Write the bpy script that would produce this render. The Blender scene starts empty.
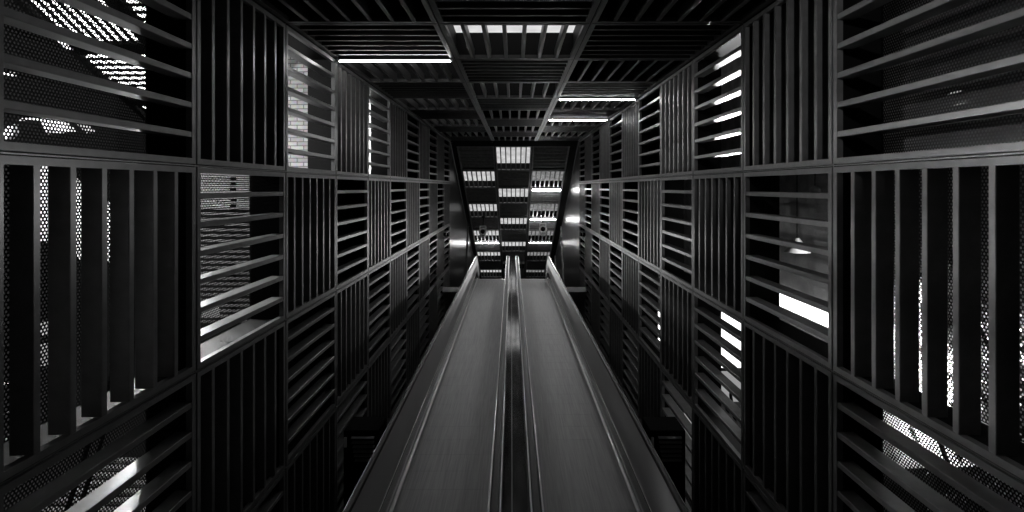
import bpy, bmesh, math, random
from mathutils import Vector, Matrix
random.seed(7)
S = bpy.context.scene
C = S.collection

# ------------------------------------------------------------------ geometry constants
# The hall climbs with its escalators. Everything is laid out in the hall's own frame
# (x across, y up the slope, z square to the slope, eye at the origin) and every
# top-level object is then turned by TILT so that world z is plumb.
TILT = math.radians(27.4)
CT, ST = math.cos(TILT), math.sin(TILT)
F = 527.0                        # focal length in pixels of the 1024 px frame
W = 2.86                         # half width of the hall
P = 1.853                        # panel pitch
U0, U1, U2, U3, U4 = 2.045, 0.192, -1.661, -3.514, -5.367
ROWS = [U0, U1, U2, U3, U4]
D0 = 2.887                       # first seam
COLS = [D0 + P * k for k in range(12)]
DEND = COLS[11]                  # 23.27
REC = 0.42                       # depth of the recess behind the panels
TILTROOT = Matrix.Rotation(TILT, 4, 'X')
ROOTS = []

# ------------------------------------------------------------------ materials
def nodes(name):
    m = bpy.data.materials.new(name); m.use_nodes = True
    nt = m.node_tree; b = nt.nodes['Principled BSDF']
    return m, nt, b

def metal(name, col, rough, metallic=0.0, noise=0.0, scale=6.0, stretch=(1, 1, 1), spec=0.5):
    m, nt, b = nodes(name)
    b.inputs['Roughness'].default_value = rough
    b.inputs['Metallic'].default_value = metallic
    b.inputs['Specular IOR Level'].default_value = spec
    tc = nt.nodes.new('ShaderNodeTexCoord')
    mp = nt.nodes.new('ShaderNodeMapping'); mp.inputs['Scale'].default_value = stretch
    nz = nt.nodes.new('ShaderNodeTexNoise'); nz.inputs['Scale'].default_value = scale; nz.inputs['Detail'].default_value = 4
    cr = nt.nodes.new('ShaderNodeValToRGB')
    lo, hi = col * (1 - noise), col * (1 + noise)
    cr.color_ramp.elements[0].color = (lo, lo, lo, 1); cr.color_ramp.elements[1].color = (hi, hi, hi, 1)
    cr.color_ramp.elements[0].position = .3; cr.color_ramp.elements[1].position = .7
    nt.links.new(tc.outputs['Object'], mp.inputs['Vector']); nt.links.new(mp.outputs['Vector'], nz.inputs['Vector'])
    nt.links.new(nz.outputs['Fac'], cr.inputs['Fac']); nt.links.new(cr.outputs['Color'], b.inputs['Base Color'])
    return m

def emit(name, strength, noise=0.0, scale=4.0):
    m = bpy.data.materials.new(name); m.use_nodes = True
    nt = m.node_tree; nt.nodes.clear()
    o = nt.nodes.new('ShaderNodeOutputMaterial'); e = nt.nodes.new('ShaderNodeEmission')
    e.inputs['Strength'].default_value = strength
    if noise:
        tc = nt.nodes.new('ShaderNodeTexCoord')
        nz = nt.nodes.new('ShaderNodeTexNoise'); nz.inputs['Scale'].default_value = scale; nz.inputs['Detail'].default_value = 3
        cr = nt.nodes.new('ShaderNodeValToRGB')
        lo = 1 - noise
        cr.color_ramp.elements[0].color = (lo, lo, lo, 1); cr.color_ramp.elements[1].color = (1, 1, 1, 1)
        cr.color_ramp.elements[0].position = .35; cr.color_ramp.elements[1].position = .65
        nt.links.new(tc.outputs['Object'], nz.inputs['Vector']); nt.links.new(nz.outputs['Fac'], cr.inputs['Fac'])
        nt.links.new(cr.outputs['Color'], e.inputs['Color'])
    nt.links.new(e.outputs[0], o.inputs[0])
    return m

def perforated(name, pitch=0.028, radius=0.0086, col=.012):
    """sheet with staggered round holes, in the sheet's own x/y plane"""
    m, nt, b = nodes(name)
    b.inputs['Base Color'].default_value = (col, col, col, 1); b.inputs['Roughness'].default_value = .45
    b.inputs['Specular IOR Level'].default_value = .15
    tc = nt.nodes.new('ShaderNodeTexCoord'); sp = nt.nodes.new('ShaderNodeSeparateXYZ')
    nt.links.new(tc.outputs['Object'], sp.inputs[0])
    def mth(op, a, bb=None):
        n = nt.nodes.new('ShaderNodeMath'); n.operation = op
        for i, v in enumerate((a, bb)):
            if v is None: continue
            if isinstance(v, (int, float)): n.inputs[i].default_value = v
            else: nt.links.new(v, n.inputs[i])
        return n.outputs[0]
    def dist(ox, oy):
        px, py = pitch, pitch * 1.732
        fx = mth('SUBTRACT', mth('FRACT', mth('ADD', mth('DIVIDE', sp.outputs[0], px), ox)), .5)
        fy = mth('SUBTRACT', mth('FRACT', mth('ADD', mth('DIVIDE', sp.outputs[1], py), oy)), .5)
        fx = mth('MULTIPLY', fx, px); fy = mth('MULTIPLY', fy, py)
        return mth('SQRT', mth('ADD', mth('MULTIPLY', fx, fx), mth('MULTIPLY', fy, fy)))
    d = mth('MINIMUM', dist(100, 100), dist(100.5, 100.5))
    hole = mth('LESS_THAN', d, radius)
    tr = nt.nodes.new('ShaderNodeBsdfTransparent'); mx = nt.nodes.new('ShaderNodeMixShader')
    nt.links.new(hole, mx.inputs[0]); nt.links.new(b.outputs[0], mx.inputs[1]); nt.links.new(tr.outputs[0], mx.inputs[2])
    nt.links.new(mx.outputs[0], nt.nodes['Material Output'].inputs[0])
    return m

def glass(name):
    m = bpy.data.materials.new(name); m.use_nodes = True
    nt = m.node_tree; nt.nodes.clear()
    o = nt.nodes.new('ShaderNodeOutputMaterial'); g = nt.nodes.new('ShaderNodeBsdfGlossy'); g.inputs['Roughness'].default_value = .03
    t = nt.nodes.new('ShaderNodeBsdfTransparent'); t.inputs['Color'].default_value = (.85, .85, .85, 1)
    lw = nt.nodes.new('ShaderNodeLayerWeight'); fr = nt.nodes.new('ShaderNodeMath'); fr.operation = 'MULTIPLY'; fr.inputs[1].default_value = .18
    nt.links.new(lw.outputs['Facing'], fr.inputs[0])
    mx = nt.nodes.new('ShaderNodeMixShader')
    nt.links.new(fr.outputs[0], mx.inputs[0]); nt.links.new(t.outputs[0], mx.inputs[1]); nt.links.new(g.outputs[0], mx.inputs[2])
    nt.links.new(mx.outputs[0], o.inputs[0])
    return m

def stone(name):
    m, nt, b = nodes(name)
    b.inputs['Roughness'].default_value = .85
    tc = nt.nodes.new('ShaderNodeTexCoord')
    br = nt.nodes.new('ShaderNodeTexBrick')
    br.inputs['Scale'].default_value = 1.0
    br.inputs['Brick Width'].default_value = .24; br.inputs['Row Height'].default_value = .075; br.inputs['Mortar Size'].default_value = .008
    br.inputs['Color1'].default_value = (.5, .5, .5, 1); br.inputs['Color2'].default_value = (.3, .3, .3, 1); br.inputs['Mortar'].default_value = (.12, .12, .12, 1)
    nz = nt.nodes.new('ShaderNodeTexNoise'); nz.inputs['Scale'].default_value = 14; nz.inputs['Detail'].default_value = 6
    mu = nt.nodes.new('ShaderNodeMix'); mu.data_type = 'RGBA'; mu.blend_type = 'MULTIPLY'; mu.inputs[0].default_value = .6
    sx = nt.nodes.new('ShaderNodeSeparateXYZ'); cx = nt.nodes.new('ShaderNodeCombineXYZ')
    nt.links.new(tc.outputs['Object'], sx.inputs[0]); nt.links.new(sx.outputs[0], cx.inputs[0]); nt.links.new(sx.outputs[2], cx.inputs[1])
    nt.links.new(cx.outputs[0], br.inputs['Vector']); nt.links.new(tc.outputs['Object'], nz.inputs['Vector'])
    nt.links.new(br.outputs['Color'], mu.inputs[6]); nt.links.new(nz.outputs['Color'], mu.inputs[7])
    nt.links.new(mu.outputs[2], b.inputs['Base Color'])
    return m

M = dict(
    panel=metal('panel_metal', .15, .34, .1, .15, 9),
    panel_r=metal('recess_black', .012, .6, 0, .2, 5, spec=.2),
    grid=metal('grid_black', .004, .6, 0, .2, 5, spec=.12),
    bead=metal('seam_bead', .16, .35, .6, .1, 9),
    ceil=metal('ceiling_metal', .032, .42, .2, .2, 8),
    land_ceil=metal('landing_ceiling_metal', .30, .4, .2, .2, 8),  # ceiling metal made paler to carry lamp light on the slats
    floorp=metal('pale_floor', .45, .4, 0, .1, 2),
    step=metal('step_alloy', .16, .42, .35, .22, 5, (1, 1, 1)),
    belt=metal('step_grooved', .32, .55, .0, .16, 7, (9, .25, 9)),
    satin=metal('satin_steel', .6, .4, 1.0, .06, 3, (1, .3, 1)),
    balus=metal('brushed_panel', .24, .36, .0, .05, 3, (1, .3, 1)),
    skirt=metal('bright_steel', .11, .14, 1.0, .4, 2.2, (1, .6, 1)),
    chrome=metal('polished_trim', .98, .18, .12, .05, 3),
    deck=metal('mirror_deck', .34, .09, .75, .5, 2, (4, 1, 4)),
    rubber=metal('rubber', .008, .5, 0, .1, 6, spec=.2),
    land=metal('landing_wall_metal', .03, .30, .1, .5, 2.4, (1, 5, .3), spec=.3),
    concrete=metal('concrete', .22, .85, 0, .35, 3),
    dark=metal('dark_concrete', .02, .8, 0, .3, 3, spec=.2),
    white=metal('white_paint', .75, .5, 0, .06, 4),
    greyp=metal('grey_paint', .28, .5, 0, .15, 4),
    blackp=metal('black_paint', .003, .8, 0, .1, 4, spec=.05),
    leaf=metal('leaf', .32, .4, 0, .5, 9),
    bark=metal('bark', .06, .9, 0, .4, 20),
    stone=stone('stone_courses'),
    perf=perforated('perforated_metal'),
    glass=glass('window_glass'),
    tube=emit('tube_light', 9.0),
    sky=emit('skylight_glow', .68, .3, 2.5),
    sky_dim=emit('skylight_dirty', .30, .5, 6.0),
    sky_near=emit('skylight_grey', .8, .2, 2.0),
    roofglow=emit('roof_glow', 8.0, .15, 1.0),
    sky_over=emit('skylight_overhead', .6, .2, 2.0),
    lampw=emit('lamp_white', 7.0),
    lampm=emit('lamp_soft', .5, .4, 3.0),
    lampx=emit('lamp_box_white', 2.2),
    lampg=emit('lamp_grey', .3),
    lamps=emit('lamp_small', 3.5),
)

# ------------------------------------------------------------------ mesh builder
class MB:
    def __init__(s): s.bm = bmesh.new()
    def box(s, x0, x1, y0, y1, z0, z1, bev=0.0, mat=None):
        r = bmesh.ops.create_cube(s.bm, size=1.0)
        vs = r['verts']
        for v in vs:
            v.co = Vector((x0 + (v.co.x + .5) * (x1 - x0), y0 + (v.co.y + .5) * (y1 - y0), z0 + (v.co.z + .5) * (z1 - z0)))
        if mat is not None:
            for v in vs: v.co = mat @ v.co
        if bev:
            es = list({e for v in vs for e in v.link_edges})
            bmesh.ops.bevel(s.bm, geom=es, offset=bev, segments=1, affect='EDGES')
        return s
    def prism(s, pts, d):
        """pts: planar 3D outline; d: extrusion vector"""
        d = Vector(d); a = [s.bm.verts.new(Vector(p)) for p in pts]; b = [s.bm.verts.new(Vector(p) + d) for p in pts]
        n = len(pts)
        s.bm.faces.new(a); s.bm.faces.new(list(reversed(b)))
        for i in range(n):
            s.bm.faces.new((a[i], b[i], b[(i + 1) % n], a[(i + 1) % n]))
        return s
    def sweep(s, prof, path):
        """prof: list of (x, h); path: list of (y, z, ny, nz); closed solid"""
        rings = []
        for (y, z, ny, nz) in path:
            rings.append([s.bm.verts.new((x, y + ny * h, z + nz * h)) for x, h in prof])
        n = len(prof)
        for k in range(len(rings) - 1):
            for i in range(n):
                s.bm.faces.new((rings[k][i], rings[k][(i + 1) % n], rings[k + 1][(i + 1) % n], rings[k + 1][i]))
        s.bm.faces.new(list(reversed(rings[0]))); s.bm.faces.new(rings[-1])
        return s
    def tube(s, p, q, r0, r1=None, seg=12):
        p, q = Vector(p), Vector(q); r1 = r0 if r1 is None else r1
        d = (q - p); L = d.length
        m = Matrix.Translation((p + q) / 2) @ d.to_track_quat('Z', 'Y').to_matrix().to_4x4()
        bmesh.ops.create_cone(s.bm, cap_ends=True, cap_tris=False, segments=seg, radius1=r0, radius2=r1, depth=L, matrix=m)
        return s
    def sphere(s, c, r, seg=16, scale=(1, 1, 1)):
        m = Matrix.Translation(Vector(c)) @ Matrix.Diagonal((*scale, 1))
        bmesh.ops.create_uvsphere(s.bm, u_segments=seg, v_segments=seg // 2 + 2, radius=r, matrix=m)
        return s
    def torus(s, c, R, r, axis='X', seg=28, sub=8):
        c = Vector(c); rings = []
        for i in range(seg):
            a = 2 * math.pi * i / seg; ring = []
            for j in range(sub):
                b = 2 * math.pi * j / sub
                u = (R + r * math.cos(b)) * math.cos(a); v = (R + r * math.cos(b)) * math.sin(a); w = r * math.sin(b)
                o = {'X': (w, u, v), 'Y': (u, w, v), 'Z': (u, v, w)}[axis]
                ring.append(s.bm.verts.new(c + Vector(o)))
            rings.append(ring)
        for i in range(seg):
            for j in range(sub):
                s.bm.faces.new((rings[i][j], rings[(i + 1) % seg][j], rings[(i + 1) % seg][(j + 1) % sub], rings[i][(j + 1) % sub]))
        return s
    def mesh(s, name, mat, smooth=False):
        bmesh.ops.recalc_face_normals(s.bm, faces=s.bm.faces[:])
        me = bpy.data.meshes.new(name); s.bm.to_mesh(me); s.bm.free()
        me.materials.append(mat)
        if smooth:
            for p in me.polygons: p.use_smooth = True
            try: me.set_sharp_from_angle(angle=math.radians(40))
            except Exception: pass
        return me

def link(name, me, parent=None):
    o = bpy.data.objects.new(name, me); C.objects.link(o)
    if parent is not None: o.parent = parent
    else: ROOTS.append(o)
    return o

def tag(o, label, cat, group=None):
    o['label'] = label; o['category'] = cat
    if group: o['group'] = group
    return o

def empty(name, label, cat, group=None, mat=None):
    o = bpy.data.objects.new(name, None); C.objects.link(o); ROOTS.append(o)
    o.empty_display_size = .1
    if mat is not None: o.matrix_world = mat
    return tag(o, label, cat, group)

def struct(name, mb, mat):
    o = link(name, mb.mesh(name, mat)); o['kind'] = 'structure'
    return o

ORD = ['first', 'second', 'third', 'fourth', 'fifth', 'sixth', 'seventh', 'eighth', 'ninth', 'tenth', 'eleventh', 'twelfth']

# ------------------------------------------------------------------ louvre panels
FW, FD = .052, .15               # bar width, depth
def frame_mesh(a, b, mat, name, w=.05):
    m = MB(); g = .014
    A, B = a / 2 - g, b / 2 - g
    # four mitred bars
    for (p0, p1, q1, q0) in (((-A, -B), (A, -B), (A - w, -B + w), (-A + w, -B + w)), ((A, -B), (A, B), (A - w, B - w), (A - w, -B + w)),
                             ((A, B), (-A, B), (-A + w, B - w), (A - w, B - w)), ((-A, B), (-A, -B), (-A + w, -B + w), (-A + w, B - w))):
        m.prism([(p[0], p[1], 0) for p in (p0, p1, q1, q0)], (0, 0, .055))
    return m.mesh(name, mat)
def fin_mesh(b, mat, name, n=1, pitch=0.0, fw=FW, fd=FD):
    m = MB()
    for k in range(n):
        c = (k - (n - 1) / 2) * pitch
        m.box(c - fw / 2, c + fw / 2, -b / 2 + .06, b / 2 - .06, .004, fd, bev=.004 if n == 1 else 0)
    return m.mesh(name, mat)

CW = 2 * W / 3                   # ceiling strip width
LIB = {}
def lib(key, fn):
    if key not in LIB: LIB[key] = fn()
    return LIB[key]

def louvre(mat4, a, b, along_b, label, group, material, detail, fwid=.05, nf=6):
    """panel lying in local x (size a) / y (size b), z pointing out of the hall"""
    root = empty('louvre_panel', label, 'louvre panel', group, mat4)
    if not along_b:              # fins run along a: turn the parts
        a2, b2, rot = b, a, Matrix.Rotation(math.pi / 2, 4, 'Z')
    else:
        a2, b2, rot = a, b, Matrix.Identity(4)
    key = (round(a2, 3), round(b2, 3), material.name)
    f = link('frame', lib(('f', fwid) + key, lambda: frame_mesh(a2, b2, material, 'panel_frame', fwid)), root); f.matrix_local = rot
    pitch = (a2 - .028 - 2 * (fwid - .05)) / (nf + 1)
    if detail:
        me = lib(('n', nf) + key, lambda: fin_mesh(b2, material, 'panel_fin'))
        for k in range(nf):
            o = link('fin', me, root)
            o.matrix_local = rot @ Matrix.Translation(((k - (nf - 1) / 2) * pitch, 0, 0))
    else:
        me = lib(('s', nf) + key, lambda: fin_mesh(b2, material, 'panel_fins', nf, pitch))
        o = link('fins', me, root); o.matrix_local = rot
    return root

def wall_matrix(side, r, c):
    """local x -> along the hall, y -> up, z -> outwards"""
    x = side * W; y = (COLS[c] + COLS[c + 1]) / 2; z = (ROWS[r] + ROWS[r + 1]) / 2
    out = Vector((side, 0, 0)); up = Vector((0, 0, 1)); al = up.cross(out)
    m = Matrix((al, up, out)).transposed().to_4x4()
    m.translation = (x, y, z)
    return m

OPEN = {-1: {(0, 0), (1, 0), (2, 0), (1, 1), (0, 2), (0, 4)},
        1: {(0, 0), (1, 0), (2, 0), (1, 1), (0, 2), (1, 3), (2, 2), (2, 4), (3, 3)}}
ROWN = ['top row', 'second row', 'third row', 'bottom row']
for side, sn in ((-1, 'left'), (1, 'right')):
    for r in range(4):
        first = 0 if r < 3 else 1
        for c in range(first, 11):
            horiz = (r + c) % 2 == 0
            kind = 'level fins' if horiz else 'upright fins'
            lab = f'black louvre panel with {kind}, {sn} wall, {ROWN[r]}, {ORD[c - first]} from the camera'
            louvre(wall_matrix(side, r, c), P, P, not horiz, lab, f'louvre panels of the {sn} wall', M['panel'], c <= 5)
    # recess grid and closed backs: one structure per wall
    g = MB()
    xi, xo = side * (W + .012), side * (W + REC)
    xa, xb = min(xi, xo), max(xi, xo)
    for d in COLS: g.box(xa, xb, d - .011, d + .011, U4, U0 + .02)
    for u in ROWS: g.box(xa, xb, COLS[0], COLS[-1], u - .010, u + .010)
    x2 = side * (W + REC + .03); xa, xb = min(xo, x2), max(xo, x2)
    for r in range(4):
        for c in range(11):
            if (r, c) not in OPEN[side]:
                g.box(xa, xb, COLS[c] - .011, COLS[c + 1] + .011, ROWS[r + 1] - .01, ROWS[r] + .01)
    struct(f'wall_{sn}', g, M['grid'])
    # thin bright bead along every seam
    b = MB()
    x1, x2 = side * (W + .006), side * (W + .02); xa, xb = min(x1, x2), max(x1, x2)
    for u in ROWS[1:4]: b.box(xa, xb, COLS[0], COLS[-1], u - .0045, u + .0045)
    for d in COLS[1:]: b.box(xa + (.002 if side < 0 else 0), xb - (.002 if side > 0 else 0), d - .003, d + .003, U4, U0)
    struct(f'trim_{1 if side < 0 else 2}', b, M['bead'])

# perforated sheets outside the near bays
def perf(side, r, c, label):
    m = wall_matrix(side, r, c) @ Matrix.Translation((0, 0, REC + .006))
    mb = MB(); mb.box(-P / 2 + .012, P / 2 - .012, -P / 2 + .012, P / 2 - .012, 0, .002)
    o = link('perforated_sheet', mb.mesh('perforated_sheet', M['perf'])); o.matrix_world = m
    tag(o, label, 'perforated sheet', 'perforated sheets behind the nearest panels')
perf(-1, 0, 0, 'perforated metal sheet behind the level fins, nearest panel, top of left wall')
perf(-1, 1, 0, 'perforated metal sheet behind the tall upright fins, nearest on the left wall')
perf(-1, 2, 0, 'perforated metal sheet behind the level fins at lower left corner')
perf(-1, 1, 1, 'perforated sheet with bright slats shining through, second bay of left wall')
perf(1, 0, 0, 'perforated metal sheet behind the level fins, nearest panel, top of right wall')
perf(1, 1, 0, 'perforated metal sheet behind the tall upright fins, nearest on the right wall')
perf(1, 2, 0, 'perforated sheet backlit white behind the level fins at lower right corner')
mb = MB(); mb.box(-P / 2 + .012, P / 2 - .012, -P / 2 + .012, P / 2 - .012, 0, .008)
o = link('glass_pane', mb.mesh('glass_pane', M['glass'])); o.matrix_world = wall_matrix(1, 1, 1) @ Matrix.Translation((0, 0, REC + .004))
tag(o, 'clear glass pane in front of the glowing lamp, second bay of right wall', 'glass pane')

# ------------------------------------------------------------------ ceiling over the escalators
XS = [-W, -W / 3, W / 3, W]
def ceil_matrix(s, d0, d1, origin_z=None):
    m = Matrix(((1, 0, 0), (0, 1, 0), (0, 0, 1))).to_4x4()
    m.translation = ((XS[s] + XS[s + 1]) / 2, (d0 + d1) / 2, U0)
    return m
SN = ['left', 'middle', 'right']
g = MB()
for x in XS: g.box(x - .02, x + .02, COLS[0], DEND + .25, U0 + .012, U0 + REC)
for d in COLS: g.box(-W, W, d - .015, d + .015, U0 + .012, U0 + REC)
skylit = {(1, 2), (0, 3), (1, 4), (0, 5), (2, 5), (2, 7), (0, 7)}
for s in range(3):
    for c in range(11):
        if not ((s, c) in skylit):
            g.box(XS[s] - .02, XS[s + 1] + .02, COLS[c] - .015, COLS[c + 1] + .015, U0 + REC, U0 + REC + .03)
struct('ceiling', g, M['grid'])
for s in range(3):
    for c in range(1, 11):
        opened = (c + (s == 1)) % 2 == 1
        kind = 'long open blades' if opened else 'crosswise slats'
        lab = f'black ceiling panel with {kind}, {SN[s]} strip over the escalators, {ORD[c - 1]} from the camera'
        louvre(ceil_matrix(s, COLS[c], COLS[c + 1]), CW, P, opened, lab, 'ceiling panels over the escalators', M['ceil'], c <= 6, .06)
        if (s, c) in skylit:
            mb = MB(); mb.box(XS[s] + .02, XS[s + 1] - .02, COLS[c] + .016, COLS[c + 1] - .016, U0 + REC + .004, U0 + REC + .02)
            o = link('skylight', mb.mesh('skylight', M['sky_over' if c == 0 else 'sky_near']))
            tag(o, f'pale skylight pane above the blades, {SN[s]} ceiling strip, {ORD[c - 1]} bay from the camera', 'skylight', 'skylights over the escalators')

b = MB()
for x in XS[1:3]: 
    for k in (-1, 1): b.box(x + k * .012 - .003, x + k * .012 + .003, COLS[0], DEND + .2, U0 - .004, U0 + .014)
for d in COLS[1:]: b.box(-W, W, d - .004, d + .004, U0 + .002, U0 + .014)
struct('trim_3', b, M['ceil'])

# ------------------------------------------------------------------ level ceiling of the upper landing
ZB = 23.62
def land_matrix(x, s, h=0.0):
    """frame at distance s along the level ceiling; x across, y along, z up (plumb)"""
    m = Matrix(((1, 0, 0), (0, CT, ST), (0, -ST, CT))).to_4x4()
    m.translation = Vector((x, ZB + CT * s, U0 - ST * s)) + Vector((0, ST, CT)) * h
    return m
SB = [0.42, 2.70, 4.56, 6.46, 8.36, 10.28, 12.18, 14.10, 16.02, 17.92, 19.8]
LM = land_matrix(0, 0)
XL = [-2.65, -.92, .81, 2.545]
LW = 1.73
g = MB()
for x in XL: g.box(x - .03, x + .03, -.2, SB[-1], .012, REC, mat=LM)
for x0, x1 in ((-W, XL[0]), (XL[3], W)): g.box(x0, x1, -.2, SB[-1], .004, .08, mat=LM)
for s_ in SB: g.box(-W, W, s_ - .02, s_ + .02, .012, REC, mat=LM)
g.box(-W, W, -.35, SB[0], .0, .06, mat=LM)
for s in range(3):
    for k in range(len(SB) - 1):
        if (k + (s == 1)) % 2 == 0:
            g.box(XL[s], XL[s + 1], SB[k], SB[k + 1], REC, REC + .03, mat=LM)
struct('ceiling_landing', g, M['grid'])
for s in range(3):
    for k in range(len(SB) - 1):
        opened = (k + (s == 1)) % 2 == 1
        m = land_matrix((XL[s] + XL[s + 1]) / 2, (SB[k] + SB[k + 1]) / 2)
        kind = 'open blades' if opened else 'crosswise slats'
        lab = f'ceiling panel with {kind} over the upper landing, {SN[s]} strip, {ORD[k]} bay'
        louvre(m, LW, SB[k + 1] - SB[k], opened, lab, 'ceiling panels over the upper landing', M['land_ceil'], False, .07)
        if opened and not (s == 1 and k == 8):
            mb = MB(); mb.box(-LW / 2 + .03, LW / 2 - .03, -(SB[k + 1] - SB[k]) / 2 + .03, (SB[k + 1] - SB[k]) / 2 - .03, REC, REC + .02)
            o = link('skylight', mb.mesh('skylight', M['sky_dim' if s == 2 else 'sky'])); o.matrix_world = m
            tag(o, f'{"dim dirty" if s == 2 else "glowing white"} skylight over the upper landing, {SN[s]} strip, {ORD[k]} bay', 'skylight', 'skylights over the upper landing')

# landing walls, floor and end wall (plumb)
def lbox(mb, x0, x1, s0, s1, h0, h1): return mb.box(x0, x1, s0, s1, h0, h1, mat=LM)
for side, sn in ((-1, 'left'), (1, 'right')):
    mb = MB(); x0, x1 = (-W - .16, -W - .02) if side < 0 else (W + .02, W + .16)
    # sheet that fills up to the last panel seam, then plumb panels with joints
    pts = [(x0, DEND + .015, U0 + .3)]
    tri = [(x0, DEND + .016, U0), (x0, DEND + .016, U4)]
    e1 = LM @ Vector((x0, 20.0, 0)); e2 = LM @ Vector((x0, 20.0, -7.4))
    mb.prism([tri[0], (x0, ZB - .1, U0), e1, e2, (x0, DEND + .016, U4 - 1.2)], (x1 - x0, 0, 0))
    struct(f'wall_landing_{sn}', mb, M['land'])
mb = MB()
lbox(mb, -W - .2, W + .2, 19.8, 20.0, -7.4, .45)
struct('wall_end', mb, M['grid'])
# upper landing floor, level, starts where the steps end
DT, UT = 20.1, -3.5
hfloor = (Vector((0, DT, UT)) - Vector((0, ZB, U0))).dot(Vector((0, ST, CT)))
sfloor = (Vector((0, DT, UT)) - Vector((0, ZB, U0))).dot(Vector((0, CT, -ST)))
mb = MB(); lbox(mb, -W, W, sfloor + 1.0, 19.8, hfloor - .22, hfloor - .02)
struct('floor_landing', mb, M['floorp'])
# vertical battens on the landing walls
for side, sn in ((-1, 'left'), (1, 'right')):
    for k in range(2):
        s_ = 9.6 + k * 5.2
        mb = MB(); x0, x1 = (-W - .02, -W + .07) if side < 0 else (W - .07, W + .02)
        lbox(mb, x0, x1, s_, s_ + .07, hfloor + .0, -.01)
        o = link('wall_post', mb.mesh('wall_post', M['panel']))
        tag(o, f'dark upright post on the {sn} wall of the upper landing, {ORD[k]} from the stair head', 'post', 'posts along the landing walls')

# ------------------------------------------------------------------ tube lights
def tube_light(mat4, L, label, glow='tube', w=.05, r=.013):
    root = empty('tube_light', label, 'light', 'fluorescent tube lights under the ceiling', mat4)
    mb = MB(); mb.box(-L / 2, L / 2, -w, w, -.024, -.002, bev=.006); link('housing', mb.mesh('housing', M['greyp']), root)
    mb = MB(); mb.tube((-L / 2 + .03, 0, -.022 - r), (L / 2 - .03, 0, -.022 - r), r, seg=10); link('tube', mb.mesh('tube', M[glow], True), root)
    for k in (-1, 1):
        mb = MB(); mb.box(k * (L / 2 - .02) - .018, k * (L / 2 - .02) + .018, -.03, .03, -.05, -.02, bev=.004); link('end_cap', mb.mesh('end_cap', M['greyp']), root)
    return root
def cm(x, d, dz=0.0):
    m = Matrix.Identity(4); m.translation = (x, d, U0 + dz); return m
xl, xr = -(W / 3 + W) / 2, (W / 3 + W) / 2
yl, yr = (XL[0] + XL[1]) / 2, (XL[2] + XL[3]) / 2
M['tube_a'] = emit('tube_glow_a', 40.0)
M['tube_b'] = emit('tube_glow_b', 40.0)
tube_light(cm(xl, COLS[3] - .03), CW - .06, 'long thin tube light across the left ceiling strip, nearest of all', 'tube_a', .04)
tube_light(cm(xr, COLS[5] + .0), CW - .1, 'tube light across the right ceiling strip, nearest on that side', 'tube_a', .04)
tube_light(cm(xr, COLS[7] + .0), CW - .1, 'tube light across the right ceiling strip, behind the nearest one', 'tube_a', .04)
tube_light(cm(xl, ZB + .1), CW - .06, 'tube light on the left where the ceiling turns level', 'tube_a', .04)
tube_light(land_matrix(yr, SB[2] + .05, -.03), LW - .2, 'brightest tube light over the upper landing, right strip, nearest', 'tube_b', .09, .045)
tube_light(land_matrix(yr, SB[4] + .05, -.03), LW - .2, 'bright tube light over the upper landing, right strip, middle one', 'tube_b', .09, .045)
tube_light(land_matrix(yr, SB[6] + .05, -.03), LW - .2, 'thin tube light over the upper landing, right strip, farthest', 'tube_a', .06)
tube_light(land_matrix(yl, SB[6] + .05, -.03), LW - .2, 'bright tube light over the upper landing, left strip', 'tube_b', .06, .03)

# ------------------------------------------------------------------ hanging dome cameras
def dome(px, py, label, ring):
    h, k = 1.0, (187 - py) / F
    s_ = (U0 - CT * h - k * ZB + k * ST * h) / (ST + k * CT)
    x = (px - 514.5) / F * (ZB + CT * s_ - ST * h)
    root = empty('dome_camera', label, 'camera', 'dome cameras hung over the escalator heads', land_matrix(x, s_))
    mb = MB(); mb.tube((0, .1, -.02), (0, .1, -h + .3), .025); mb.tube((0, .1, -.02), (0, .1, -.05), .1, seg=20); link('drop_rod', mb.mesh('drop_rod', M['blackp'], True), root)
    mb = MB()
    for a, b_ in (((-.17, -.17)), ((.17, .17))): mb.box(a - .025, a + .025, -.06, .14, -h + .12, -h + .34, bev=.008)
    mb.box(-.195, .195, -.06, .14, -h + .30, -h + .35, bev=.008)
    link('bracket', mb.mesh('bracket', M[ring]), root)
    mb = MB(); mb.torus((0, .03, -h), .185, .05, 'Y'); link('bezel', mb.mesh('bezel', M[ring], True), root)
    mb = MB(); mb.torus((0, 0, -h - .27), .17, .028, 'Z'); mb.torus((0, 0, -h - .36), .13, .022, 'Z')
    for q in range(4):
        a = q * math.pi / 2 + .78; mb.tube((.17 * math.cos(a), .17 * math.sin(a), -h - .15), (.13 * math.cos(a), .13 * math.sin(a), -h - .36), .014)
    link('guard_ring', mb.mesh('guard_ring', M[ring], True), root)
    mb = MB(); mb.sphere((0, 0, -h), .135, 20); link('dome', mb.mesh('dome', M['rubber'], True), root)
dome(482.8, 231.5, 'dark dome camera hanging over the left escalator head', 'white')
dome(543.0, 229.0, 'pale ringed dome camera hanging over the right escalator head', 'white')

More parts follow.
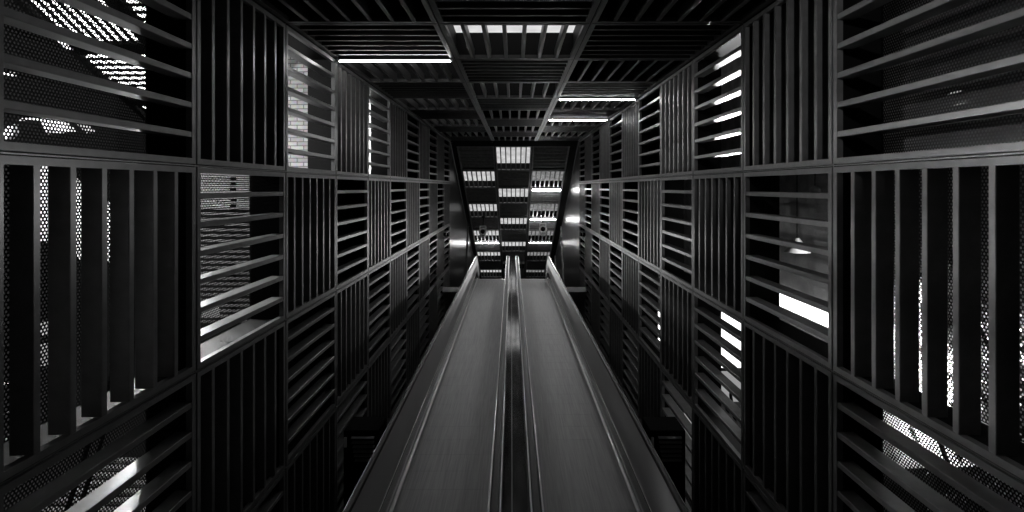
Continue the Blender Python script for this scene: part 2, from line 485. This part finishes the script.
# ------------------------------------------------------------------ escalators
YAW = Matrix.Translation((.036, 0, 0)) @ Matrix.Rotation(.0057, 4, 'Z')
DS = 3.3
def slope_path(u, d0=DS, d1=DT, ext=0.0):
    p = [(d0, u, 0, 1), (d1, u, 0, 1)]
    if ext:
        hx = math.sin(TILT / 2); hz = math.cos(TILT / 2)
        p[-1] = (d1, u, hx * 1.0, hz * 1.0)
        p.append((d1 + CT * ext, u - ST * ext, ST, CT))
    return p
def ring(cx, ch, r, n=10): return [(cx + r * math.cos(2 * math.pi * i / n), ch + r * math.sin(2 * math.pi * i / n)) for i in range(n)]
def escalator(side, sn):
    root = empty('escalator', f'{sn} escalator with smooth grey step band and steel balustrade', 'escalator', None, YAW.copy())
    k = side
    def part(name, prof, u, mat, d0=DS, d1=DT, ext=1.6, smooth=False, parent=None):
        mb = MB(); pr = [(k * x, h) for x, h in prof]
        mb.sweep(pr, slope_path(u, d0, d1, ext)); return link(name, mb.mesh(name, M[mat], smooth), parent or root)
    def rect(x0, x1, h0, h1): return [(x0, h0), (x1, h0), (x1, h1), (x0, h1)]
    # step band: grooved plates
    mb = MB(); n = 42; L = (DT - DS) / n
    x0, x1 = (.245, 1.335)
    for i in range(n):
        mb.box(min(k * x0, k * x1), max(k * x0, k * x1), DS + i * L + .001, DS + (i + 1) * L - .001, -3.56, -3.5)
    link('step_band', mb.mesh('step_band', M['belt']), root)
    # outer side
    part('skirt_panel', rect(1.345, 1.375, -.06, .27), -3.5, 'skirt')
    part('edge_strip', ring(1.330, .020, .024), -3.5, 'chrome', smooth=True)
    part('balustrade', rect(1.358, 1.392, .272, .82), -3.5, 'balus')
    part('bead', rect(1.352, 1.360, .262, .274), -3.5, 'chrome')
    hr = [(1.36, .82), (1.352, .84), (1.36, .865), (1.39, .872), (1.405, .86), (1.408, .835), (1.40, .82)]
    part('handrail', hr, -3.5, 'rubber', smooth=True)
    part('outer_strip', rect(1.409, 1.417, .80, .845), -3.5, 'chrome')
    part('truss_cladding', rect(1.378, 1.41, -.75, .8), -3.5, 'blackp', parent=root, ext=0)
    # inner side
    part('inner_skirt', rect(.215, .243, -.06, .27), -3.5, 'skirt')
    part('inner_balustrade', rect(.160, .190, .0, .80), -3.5, 'balus')
    hr = [(.135, .80), (.131, .83), (.143, .868), (.175, .876), (.205, .868), (.219, .83), (.214, .80)]
    part('handrail', hr, -3.5, 'rubber', smooth=True)
    part('rail_trim', ring(.222, .858, .009), -3.5, 'chrome', smooth=True)
    part('rail_trim', ring(.128, .858, .009), -3.5, 'chrome', smooth=True)
    mb = MB(); mb.sweep([(k * x, h) for x, h in rect(.2, 1.40, -.8, -.07)], slope_path(-3.5, DS, DT, 0)); link('truss', mb.mesh('truss', M['blackp']), root)
    # comb plate at the head
    mb = MB(); xx = sorted((k * .25, k * 1.33))
    mb.prism([(xx[0], DT + .01, -3.52), (xx[1], DT + .01, -3.52), (xx[1], DT + .01 + .9 * CT, -3.52 - .9 * ST), (xx[0], DT + .01 + .9 * CT, -3.52 - .9 * ST)], (0, 0, -.05))
    link('comb_plate', mb.mesh('comb_plate', M['satin']), root)
    return root
escalator(-1, 'left'); escalator(1, 'right')

root = empty('centre_deck', 'mirror-polished deck strip running up between the two escalators', 'deck', None, YAW.copy())
n = 8; L = (DT - DS) / n
for i in range(n):
    mb = MB(); mb.box(-.122, .122, DS + i * L + .003, DS + (i + 1) * L - .003, -2.80, -2.775)
    link('deck_plate', mb.mesh('deck_plate', M['deck']), root)
mb = MB(); mb.box(-.034, -.029, DS, DT, -2.774, -2.771); link('joint_strip', mb.mesh('joint_strip', M['chrome']), root)
mb = MB(); mb.box(-.14, .14, DS, DT, -4.1, -2.802); link('core', mb.mesh('core', M['blackp']), root)

# ------------------------------------------------------------------ pit under the escalators, lower floor
mb = MB(); mb.box(-W - .5, W + .5, 1.0, 26.0, U4 - .35, U4 - .05)
struct('floor', mb, M['dark'])

# louvred service boxes standing in the side gaps
def service_box(side, label):
    x, d = side * 2.33, 8.0
    m = Matrix.Identity(4); m.translation = (x, d, 0)
    root = empty('vent_cabinet', label, 'cabinet', 'vent cabinets beside the escalators', m)
    ut = -3.70; w = .27
    mb = MB(); mb.box(-w, w, 0.012, .5, U4 - .05, ut, bev=.01); link('body', mb.mesh('body', M['blackp']), root)
    for i in range(6):
        u = ut - .10 - i * .068
        mb = MB(); mb.prism([(-w * .55 + .012 * i, 0.012, u), (w * .75, 0.012, u), (w * .75, -.035, u - .012), (-w * .55 + .012 * i, -.035, u - .012)], (0, 0, .012))
        link('slat', mb.mesh('slat', M['greyp']), root)
    mb = MB(); mb.box(-w * .95, -w * .8, -.012, .012, ut - .25, ut - .1, bev=.003); link('handle', mb.mesh('handle', M['chrome']), root)
service_box(-1, 'low black cabinet with vent slats beside the left escalator')
service_box(1, 'low black cabinet with vent slats beside the right escalator')

# ------------------------------------------------------------------ outside, left
def at(px, py, d): return Vector(((px - 514.5) / F * d, d, (187 - py) / F * d))
# neighbouring roof: level checkerboard of dark slats under glowing glass
HR = 6.07
def roof_matrix(x, y):           # y: plumb distance ahead of the eye, measured level
    m = Matrix(((1, 0, 0), (0, CT, ST), (0, -ST, CT))).to_4x4()
    m.translation = Vector((x, CT * y + ST * HR, -ST * y + CT * HR)); return m
q = 1.5
idx = 0
for i in range(2):
    for j in range(8):
        x = -4.45 - q * (i + .5); y = 2.2 + q * (j + .5)
        m = roof_matrix(x, y)
        root = empty('roof_panel', f'glowing slatted roof panel outside the left wall, {ORD[i]} row out, {ORD[j]} along', 'roof panel', 'slatted roof panels outside the left wall', m)
        mb = MB(); mb.box(-q / 2 + .1, q / 2 - .1, -q / 2 + .1, q / 2 - .1, .07, .085); link('glazing', mb.mesh('glazing', M['roofglow']), root)
        mb = MB()
        for (a0, a1, b0, b1) in ((-q / 2, q / 2, -q / 2, -q / 2 + .1), (-q / 2, q / 2, q / 2 - .1, q / 2), (-q / 2, -q / 2 + .1, -q / 2 + .1, q / 2 - .1), (q / 2 - .1, q / 2, -q / 2 + .1, q / 2 - .1)):
            mb.box(a0, a1, b0, b1, -.01, .09)
        link('frame', mb.mesh('frame', M['blackp']), root)
        mb = MB()
        for t in range(9):
            c = -q / 2 + .1 + (q - .2) * (t + .5) / 9
            if (i + j) % 2: mb.box(c - .030, c + .030, -q / 2 + .1, q / 2 - .1, .03, .05)
            else: mb.box(-q / 2 + .1, q / 2 - .1, c - .030, c + .030, .03, .05)
        link('slats', mb.mesh('slats', M['blackp']), root)

# stone wall seen through the third bay, top row
mb = MB(); a = at(250, 40, 9.6)
mb.box(-6.0, -3.36, 0, .25, -.4, 3.0)
o = link('wall_stone', mb.mesh('wall_stone', M['stone'])); o.location = (0, 9.6, 0); o['kind'] = 'structure'
mb = MB(); mb.box(-5.2, -3.36, 13.2, 13.4, -.6, 3.0)
o = link('wall_plaster', mb.mesh('wall_plaster', M['white'])); o['kind'] = 'structure'

# lit slatted screen behind the second bay
root = empty('slatted_screen', 'bright screen of level white slats outside the second bay of the left wall', 'screen')
mb = MB()
for t in range(30):
    u = .35 - t * .082
    mb.box(-5.1, -3.5, 8.0, 8.03, u - .036, u)
link('slats', mb.mesh('slats', M['greyp']), root)
mb = MB()
for x in (-5.1, -4.3, -3.5): mb.box(x - .03, x + .03, 8.03, 8.09, -5.3, .42)
link('posts', mb.mesh('posts', M['blackp']), root)
mb = MB(); a = at(203, 309, 7.7); mb.box(a.x - .02, a.x + .20, 7.7, 7.78, a.z - .13, a.z + .05, bev=.01)
o = link('box_light', mb.mesh('box_light', M['lampm'])); tag(o, 'small glowing box light low behind the second bay of the left wall', 'light')

# pale facade beyond the upright fins, pipes, bicycle
def facade(pts, d, th, mat, name, label, cat):
    mb = MB(); mb.prism([at(x, y, d) for x, y in pts], (0, th, 0))
    o = link(name, mb.mesh(name, M[mat])); return tag(o, label, cat)
facade([(30, 150), (118, 215), (118, 262), (84, 262), (60, 246), (30, 238)], 9.5, .2, 'white', 'facade_panel', 'pale slanted facade panel seen between the tall fins at left', 'panel')
facade([(38, 118), (56, 116), (72, 131), (46, 134)], 8.2, .1, 'white', 'sign_board', 'white tilted board low behind the top left panel, larger one', 'board')  # white shape models a reflection
facade([(2, 130), (12, 124), (13, 134), (5, 140)], 7.8, .1, 'white', 'sign_board', 'small white tilted board at far left behind the top panel', 'board')
facade([(70, 118), (76, 117), (92, 132), (86, 133)], 8.4, .1, 'greyp', 'sign_board', 'grey tilted board behind the top left panel', 'board')
for (p, qq, r, lab) in (((20, 119.5), (53, 119), .02, 'thin white level rod behind the top left panel'), ((58, 39), (71, 50), .03, 'short bright rod crossing the slatted roof at left'),
                        ((0, 73), (15, 74.5), .03, 'bright rod at the left edge behind the top panel')):
    mb = MB(); mb.tube(at(*p, 7.6), at(*qq, 7.6), r); o = link('rod', mb.mesh('rod', M['white'], True)); tag(o, lab, 'rod')
# slatted deck low outside
root = empty('slatted_floor', 'dim slatted walkway outside below the lower left corner', 'walkway')
mb = MB()
for t in range(16): mb.box(-6.8, -3.9, 5.2 + t * .22, 5.2 + t * .22 + .11, -4.46, -4.42)
link('slats', mb.mesh('slats', M['greyp']), root)
# bicycle (mostly hidden) beyond the left fins
a = at(1, 412, 6.2)
m = Matrix.Translation(a)
root = empty('bicycle', 'bicycle parked outside beyond the nearest left fins', 'bicycle', None, m)
for y in (0, -1.0):
    mb = MB(); mb.torus((y, 0, 0), .33, .02, 'Y'); w = link('wheel', mb.mesh('wheel', M['white'], True), root)
    mb = MB()
    for t in range(10):
        an = t * math.pi / 5; mb.tube((y, 0, 0), (y + .32 * math.cos(an), 0, .32 * math.sin(an)), .004, seg=6)
    link('spokes', mb.mesh('spokes', M['greyp']), w)
mb = MB()
for p_, q_ in (((0, 0, 0), (-.15, 0, .55)), ((-.15, 0, .55), (-.6, 0, .5)), ((-.15, 0, .5), (-.55, 0, 0)), ((-.55, 0, 0), (-.65, 0, .55)), ((-1, 0, 0), (-.55, 0, 0)), ((-1, 0, 0), (-.63, 0, .5))): mb.tube(p_, q_, .018)
link('frame', mb.mesh('frame', M['white'], True), root)
mb = MB(); mb.box(-.78, -.52, -.06, .06, .56, .61, bev=.02); link('saddle', mb.mesh('saddle', M['blackp']), root)
mb = MB(); mb.tube((-.15, -.25, .68), (-.15, .25, .68), .014); mb.tube((-.15, 0, .5), (-.15, 0, .68), .014); link('handlebar', mb.mesh('handlebar', M['blackp']), root)
for (px, y0, y1, d, lab) in ((43, 322, 336, 8.5, 'upper'), (43, 345, 366, 8.5, 'lower')):
    mb = MB(); a = at(px, y0, d); b_ = at(px, y1, d); mb.box(a.x - .06, a.x + .06, d, d + .1, b_.z, a.z, bev=.01)
    o = link('window_light', mb.mesh('window_light', M['lampm'])); tag(o, f'small lit lamp panel between the left fins, {lab} of two', 'light')

# ------------------------------------------------------------------ outside, right
mb = MB(); mb.box(5.6, 5.85, 3.4, 18.0, U4, 4.0); struct('wall_outside', mb, M['concrete'])
# glowing strip on that wall; thin tube stands in for a lit fin edge
root = empty('strip_lamp', 'wide blazing white strip lamp behind the glass, second bay of right wall', 'light')
mb = MB(); mb.box(5.50, 5.56, 7.3, 11.6, -2.47, -2.17, bev=.01); link('diffuser', mb.mesh('diffuser', M['lampw']), root)
mb = MB(); mb.box(5.562, 5.60, 7.25, 11.65, -2.5, -2.14); link('back_plate', mb.mesh('back_plate', M['greyp']), root)
mb = MB(); mb.tube((5.47, 7.5, -2.67), (5.47, 11.4, -2.67), .02); o = link('thin_tube_lamp', mb.mesh('thin_tube_lamp', M['lamps'], True)); tag(o, 'thin lit tube just under the wide strip lamp at right', 'light')
# lamp boxes low on the right
def lampbox(px0, px1, py0, py1, d, mat, label):
    a, b_ = at(px0, py0, d), at(px1, py1, d)
    mb = MB(); mb.box(a.x, b_.x, d, d + .12, b_.z, a.z, bev=.012)
    root = empty('lamp_box', label, 'light', 'lamp boxes outside the right wall')
    link('diffuser', mb.mesh('diffuser', M[mat]), root)
    c_ = Vector(((a.x + b_.x) / 2, d + .16, b_.z)); ht = (TILTROOT @ c_).z + 1.6
    mb = MB(); mb.tube(c_, c_ + Vector((0, -ST, -CT)) * ht, .03); link('post', mb.mesh('post', M['blackp'], True), root)
    mb = MB(); mb.box(a.x - .03, b_.x + .03, d + .122, d + .2, b_.z - .03, a.z + .03); link('back_box', mb.mesh('back_box', M['blackp']), root)
lampbox(712, 745, 306, 368, 10.6, 'lampx', 'blazing lamp box behind the third bay of the right wall, upper')
lampbox(712, 745, 373, 402, 10.5, 'lampg', 'dim grey lamp box below the blazing one, right wall third bay')
lampbox(652, 664, 307, 342, 14.2, 'lamps', 'small bright lamp box behind the fifth bay of the right wall')
lampbox(679, 694, 398, 440, 12.4, 'lampm', 'low faint lamp box behind the fourth bay at bottom right')
# globe and cone lamps behind the glass
a = at(815, 191, 7.4)
root = empty('globe_lamp', 'dim round globe lamp behind the glass at right', 'light', None, Matrix.Translation(a))
mb = MB(); mb.sphere((0, 0, 0), .075, 20); link('globe', mb.mesh('globe', M['greyp'], True), root)
mb = MB(); mb.tube((0, 0, .07), (0, 0, 1.2), .008); link('cord', mb.mesh('cord', M['blackp']), root)
a = at(797, 247, 8.2)
root = empty('cone_shade', 'white cone shade behind the glass at right', 'lamp shade', None, Matrix.Translation(a))
mb = MB(); mb.tube((0, 0, -.08), (0, 0, .14), .19, .03, 20); link('shade', mb.mesh('shade', M['white'], True), root)
mb = MB(); mb.tube((0, 0, .14), (0, 0, 1.6), .006); link('cord', mb.mesh('cord', M['blackp']), root)
# pale slanted facade and its strut
facade([(858, 200), (897, 205), (952, 355), (990, 466), (858, 470)], 6.0, .15, 'white', 'facade_panel', 'pale slanted facade glowing behind the lower right perforated sheet', 'panel')
mb = MB(); mb.tube(at(931, 424, 5.8), at(948, 462, 5.8), .02); o = link('strut', mb.mesh('strut', M['blackp'])); tag(o, 'dark slanted strut across the pale facade at lower right', 'strut')
for (x, y, w_, h_, n_, lab) in ((955, 93, 14, 5, 0, 'left of two'), (962, 103, 11, 7, 0, 'right of two')):  # bright flecks given a glow of their own, not lamps
    mb = MB(); a = at(x, y, 6.0); mb.prism([a + Vector((-.08, 0, -.03)), a + Vector((.05, 0, 0)), a + Vector((.08, 0, .035)), a + Vector((-.04, 0, .01))], (0, .02, 0))
    o = link('spot_lamp', mb.mesh('spot_lamp', M['lampm'])); tag(o, f'tiny bright lamp behind the top right sheet, {lab}', 'light')
mb = MB(); mb.tube(at(985, 44, 6.0), at(1030, 42, 6.0), .012); o = link('rod', mb.mesh('rod', M['white'])); tag(o, 'thin pale rod behind the top right sheet', 'rod')
# shrubs outside at right, stand on the ground (plumb world)
def shrub(px, py, d, h, w, label, nl):
    a = TILTROOT @ at(px, py, d)
    base = Vector((a.x, a.y, -1.6))
    root = bpy.data.objects.new('shrub', None); C.objects.link(root); root.location = base
    tag(root, label, 'shrub', 'shrubs outside the right wall')
    mb = MB()
    for t in range(5):
        an = t * 1.3; mb.tube((0, 0, 0), (w * .5 * math.cos(an), w * .5 * math.sin(an), h * .8), .03, .008, 8)
    o = link('stems', mb.mesh('stems', M['bark']), root)
    bm = bmesh.new()
    for t in range(nl):
        c = Vector((random.gauss(0, w * .5), random.gauss(0, w * .5), h * (.15 + .85 * random.random())))
        L = random.uniform(.06, .13)
        rot = Matrix.Rotation(random.uniform(0, 6.28), 3, 'Z') @ Matrix.Rotation(random.uniform(-1.2, 1.2), 3, 'X') @ Matrix.Rotation(random.uniform(-.8, .8), 3, 'Y')
        vs = [bm.verts.new(c + rot @ Vector(v)) for v in ((0, 0, 0), (L * .3, L * .5, .012), (0, L * 1.1, 0), (-L * .3, L * .5, .012))]
        bm.faces.new(vs)
    me = bpy.data.meshes.new('leaves'); bm.to_mesh(me); bm.free(); me.materials.append(M['leaf'])
    link('leaves', me, root)
shrub(985, 330, 5.2, 3.6, .55, 'tall leafy shrub outside beyond the right upright fins', 1700)
shrub(1010, 470, 4.9, 1.5, .5, 'low leafy shrub at the lower right corner', 1100)
shrub(900, 500, 5.6, 1.0, .45, 'low leafy shrub below the pale facade at right', 700)
# ground outside and lower landing
mb = MB(); mb.box(-14, 14, -2, 3.0, -1.75, -1.6)
for x0, x1 in ((-14, -3.6), (3.6, 14)): mb.box(x0, x1, 3.0, 16, -1.75, -1.6)
o = bpy.data.objects.new('floor_ground', mb.mesh('floor_ground', M['dark'])); C.objects.link(o); o['kind'] = 'structure'

# ------------------------------------------------------------------ lights
def area(loc, target, size, power, name, sy=None, spread=180):
    l = bpy.data.lights.new(name, 'AREA'); l.energy = power; l.size = size
    if sy: l.shape = 'RECTANGLE'; l.size_y = sy
    l.spread = math.radians(spread)
    o = bpy.data.objects.new(name, l); C.objects.link(o); ROOTS.append(o)
    o.location = loc; d = Vector(target) - Vector(loc)
    o.rotation_euler = d.to_track_quat('-Z', 'Y').to_euler(); return o
def floodlight(loc, target, power, label, spread=120):
    loc = Vector(loc); d = (Vector(target) - loc).normalized()
    m = Matrix.Translation(loc) @ d.to_track_quat('Z', 'Y').to_matrix().to_4x4()
    root = empty('floodlight', label, 'light', 'floodlights outside the walls', m)
    mb = MB(); mb.box(-.16, .16, -.12, .12, -.12, -.03, bev=.01); link('body', mb.mesh('body', M['blackp']), root)
    mb = MB(); mb.box(-.14, .14, -.10, .10, -.028, -.022); link('lens', mb.mesh('lens', M['greyp']), root)
    ht = (TILTROOT @ loc).z + 1.6
    mb = MB(); mb.tube(loc + d * -.1, loc + d * -.1 + Vector((0, -ST, -CT)) * ht, .022); me = mb.mesh('pole', M['blackp'], True); me.transform(m.inverted()); link('pole', me, root)
    a = area(loc, target, .25, power, 'flood_lamp', .18, spread)
floodlight((4.0, 9.9, -.2), (2.0, 6.2, 1.8), 50, 'black floodlight aimed up at the right top row fins', 75)
floodlight((-5.2, 8.9, 1.0), (2.86, 3.6, -.8), 32, 'black floodlight outside the left wall shining across the hall', 48)  # added fill so the right-hand fin fronts match the left
floodlight((-6.5, 6.4, 1.9), (-4.3, 9.0, .1), 130, 'black floodlight over the stone wall and slats at left')  # unseen lamp added to brighten stone and slats
floodlight((-9.3, 5.2, 1.2), (-7.0, 9.5, -.4), 190, 'black floodlight aimed at the left facade')  # unseen lamp put in to light this facade
floodlight((-4.6, 7.0, -.3), (-3.1, 4.4, -2.1), 260, 'black floodlight shining down on the lower left fins and sill')
floodlight((5.35, 3.9, -1.5), (4.95, 6.0, -2.0), 230, 'black floodlight aimed at the right facade', 54)  # out-of-view lamp added for the facade and shrubs
floodlight((-4.6, 11.4, 1.2), (-4.0, 13.2, 1.0), 60, 'black floodlight before the pale far wall at left')  # hidden lamp added to light the plaster wall

def downlight(x, d, target, power, label):  # fill spots added to brighten steps and fins, no such fixtures known
    loc = Vector((x, d, U0 - .02)); dr = (Vector(target) - loc).normalized()
    root = empty('downlight', label, 'light', 'downlights over the escalator heads', Matrix.Translation(loc) @ dr.to_track_quat('Z', 'Y').to_matrix().to_4x4())
    mb = MB(); mb.tube((0, 0, -.06), (0, 0, .06), .045, .06, 16); link('housing', mb.mesh('housing', M['blackp'], True), root)
    mb = MB(); mb.tube((0, 0, .0605), (0, 0, .064), .045, .045, 16); link('lens', mb.mesh('lens', M['greyp'], True), root)
    l = bpy.data.lights.new('head_lamp', 'SPOT'); l.energy = power; l.spot_size = math.radians(75); l.spot_blend = .9; l.shadow_soft_size = .05
    o = bpy.data.objects.new('head_lamp', l); C.objects.link(o); ROOTS.append(o)
    o.location = loc + dr * .14; o.rotation_euler = dr.to_track_quat('-Z', 'Y').to_euler()
downlight(-1.9, 20.5, (1.4, 13.0, -3.4), 260, 'small black downlight under the left ceiling strip near the escalator heads')
downlight(1.9, 20.5, (-1.4, 13.0, -3.4), 260, 'small black downlight under the right ceiling strip near the escalator heads')
downlight(.6, -3.0, (2.95, 5.6, 1.5), 420, 'small black spotlight at the foot of the hall behind the viewer')  # added fill for the near sides of the right-hand fins
bpy.data.lights['head_lamp.002'].spot_size = math.radians(26)
def wall_lamp(side, label):  # fill lamps added to brighten the upper balustrades
    loc = Vector((side * (W - .06), 21.2, -1.9)); dr = (Vector((-side * 1.37, 17.6, -4.4)) - loc).normalized()
    root = empty('wall_lamp', label, 'light', 'wall lamps beside the escalator heads', Matrix.Translation(loc))
    mb = MB(); mb.box(-.05, .05, -.09, .09, -.06, .06, bev=.012); link('housing', mb.mesh('housing', M['blackp']), root)
    mb = MB(); mb.box(min(-side * .052, -side * .06), max(-side * .052, -side * .06), -.07, .07, -.045, .045); link('lens', mb.mesh('lens', M['greyp']), root)
    l = bpy.data.lights.new('wall_spot', 'SPOT'); l.energy = 2300; l.spot_size = math.radians(84); l.spot_blend = .9; l.shadow_soft_size = .06
    o = bpy.data.objects.new('wall_spot', l); C.objects.link(o); ROOTS.append(o)
    o.location = loc + Vector((-side * .14, 0, 0)); o.rotation_euler = dr.to_track_quat('-Z', 'Y').to_euler()
wall_lamp(-1, 'small black lamp on the left wall beside the escalator head')
wall_lamp(1, 'small black lamp on the right wall beside the escalator head')
wd = bpy.data.worlds.new('World'); S.world = wd; wd.use_nodes = True
wd.node_tree.nodes['Background'].inputs[0].default_value = (1, 1, 1, 1)
wd.node_tree.nodes['Background'].inputs[1].default_value = .02

# ------------------------------------------------------------------ turn the hall to its true slope
bpy.context.view_layer.update()
for o in ROOTS: o.matrix_world = TILTROOT @ o.matrix_world

cam = bpy.data.cameras.new('camera'); co = bpy.data.objects.new('camera', cam); C.objects.link(co)
cam.sensor_width = 36; cam.lens = F / 1024 * 36; cam.clip_end = 200; cam.clip_start = .05
cam.shift_x = -2.5 / 1024; cam.shift_y = -69 / 1024
co.rotation_euler = (math.pi / 2 + TILT, 0, 0)
S.camera = co
S.view_settings.view_transform = 'Standard'; S.view_settings.look = 'None'
S.view_settings.gamma = 1; S.view_settings.exposure = 0; S.view_settings.use_curve_mapping = False
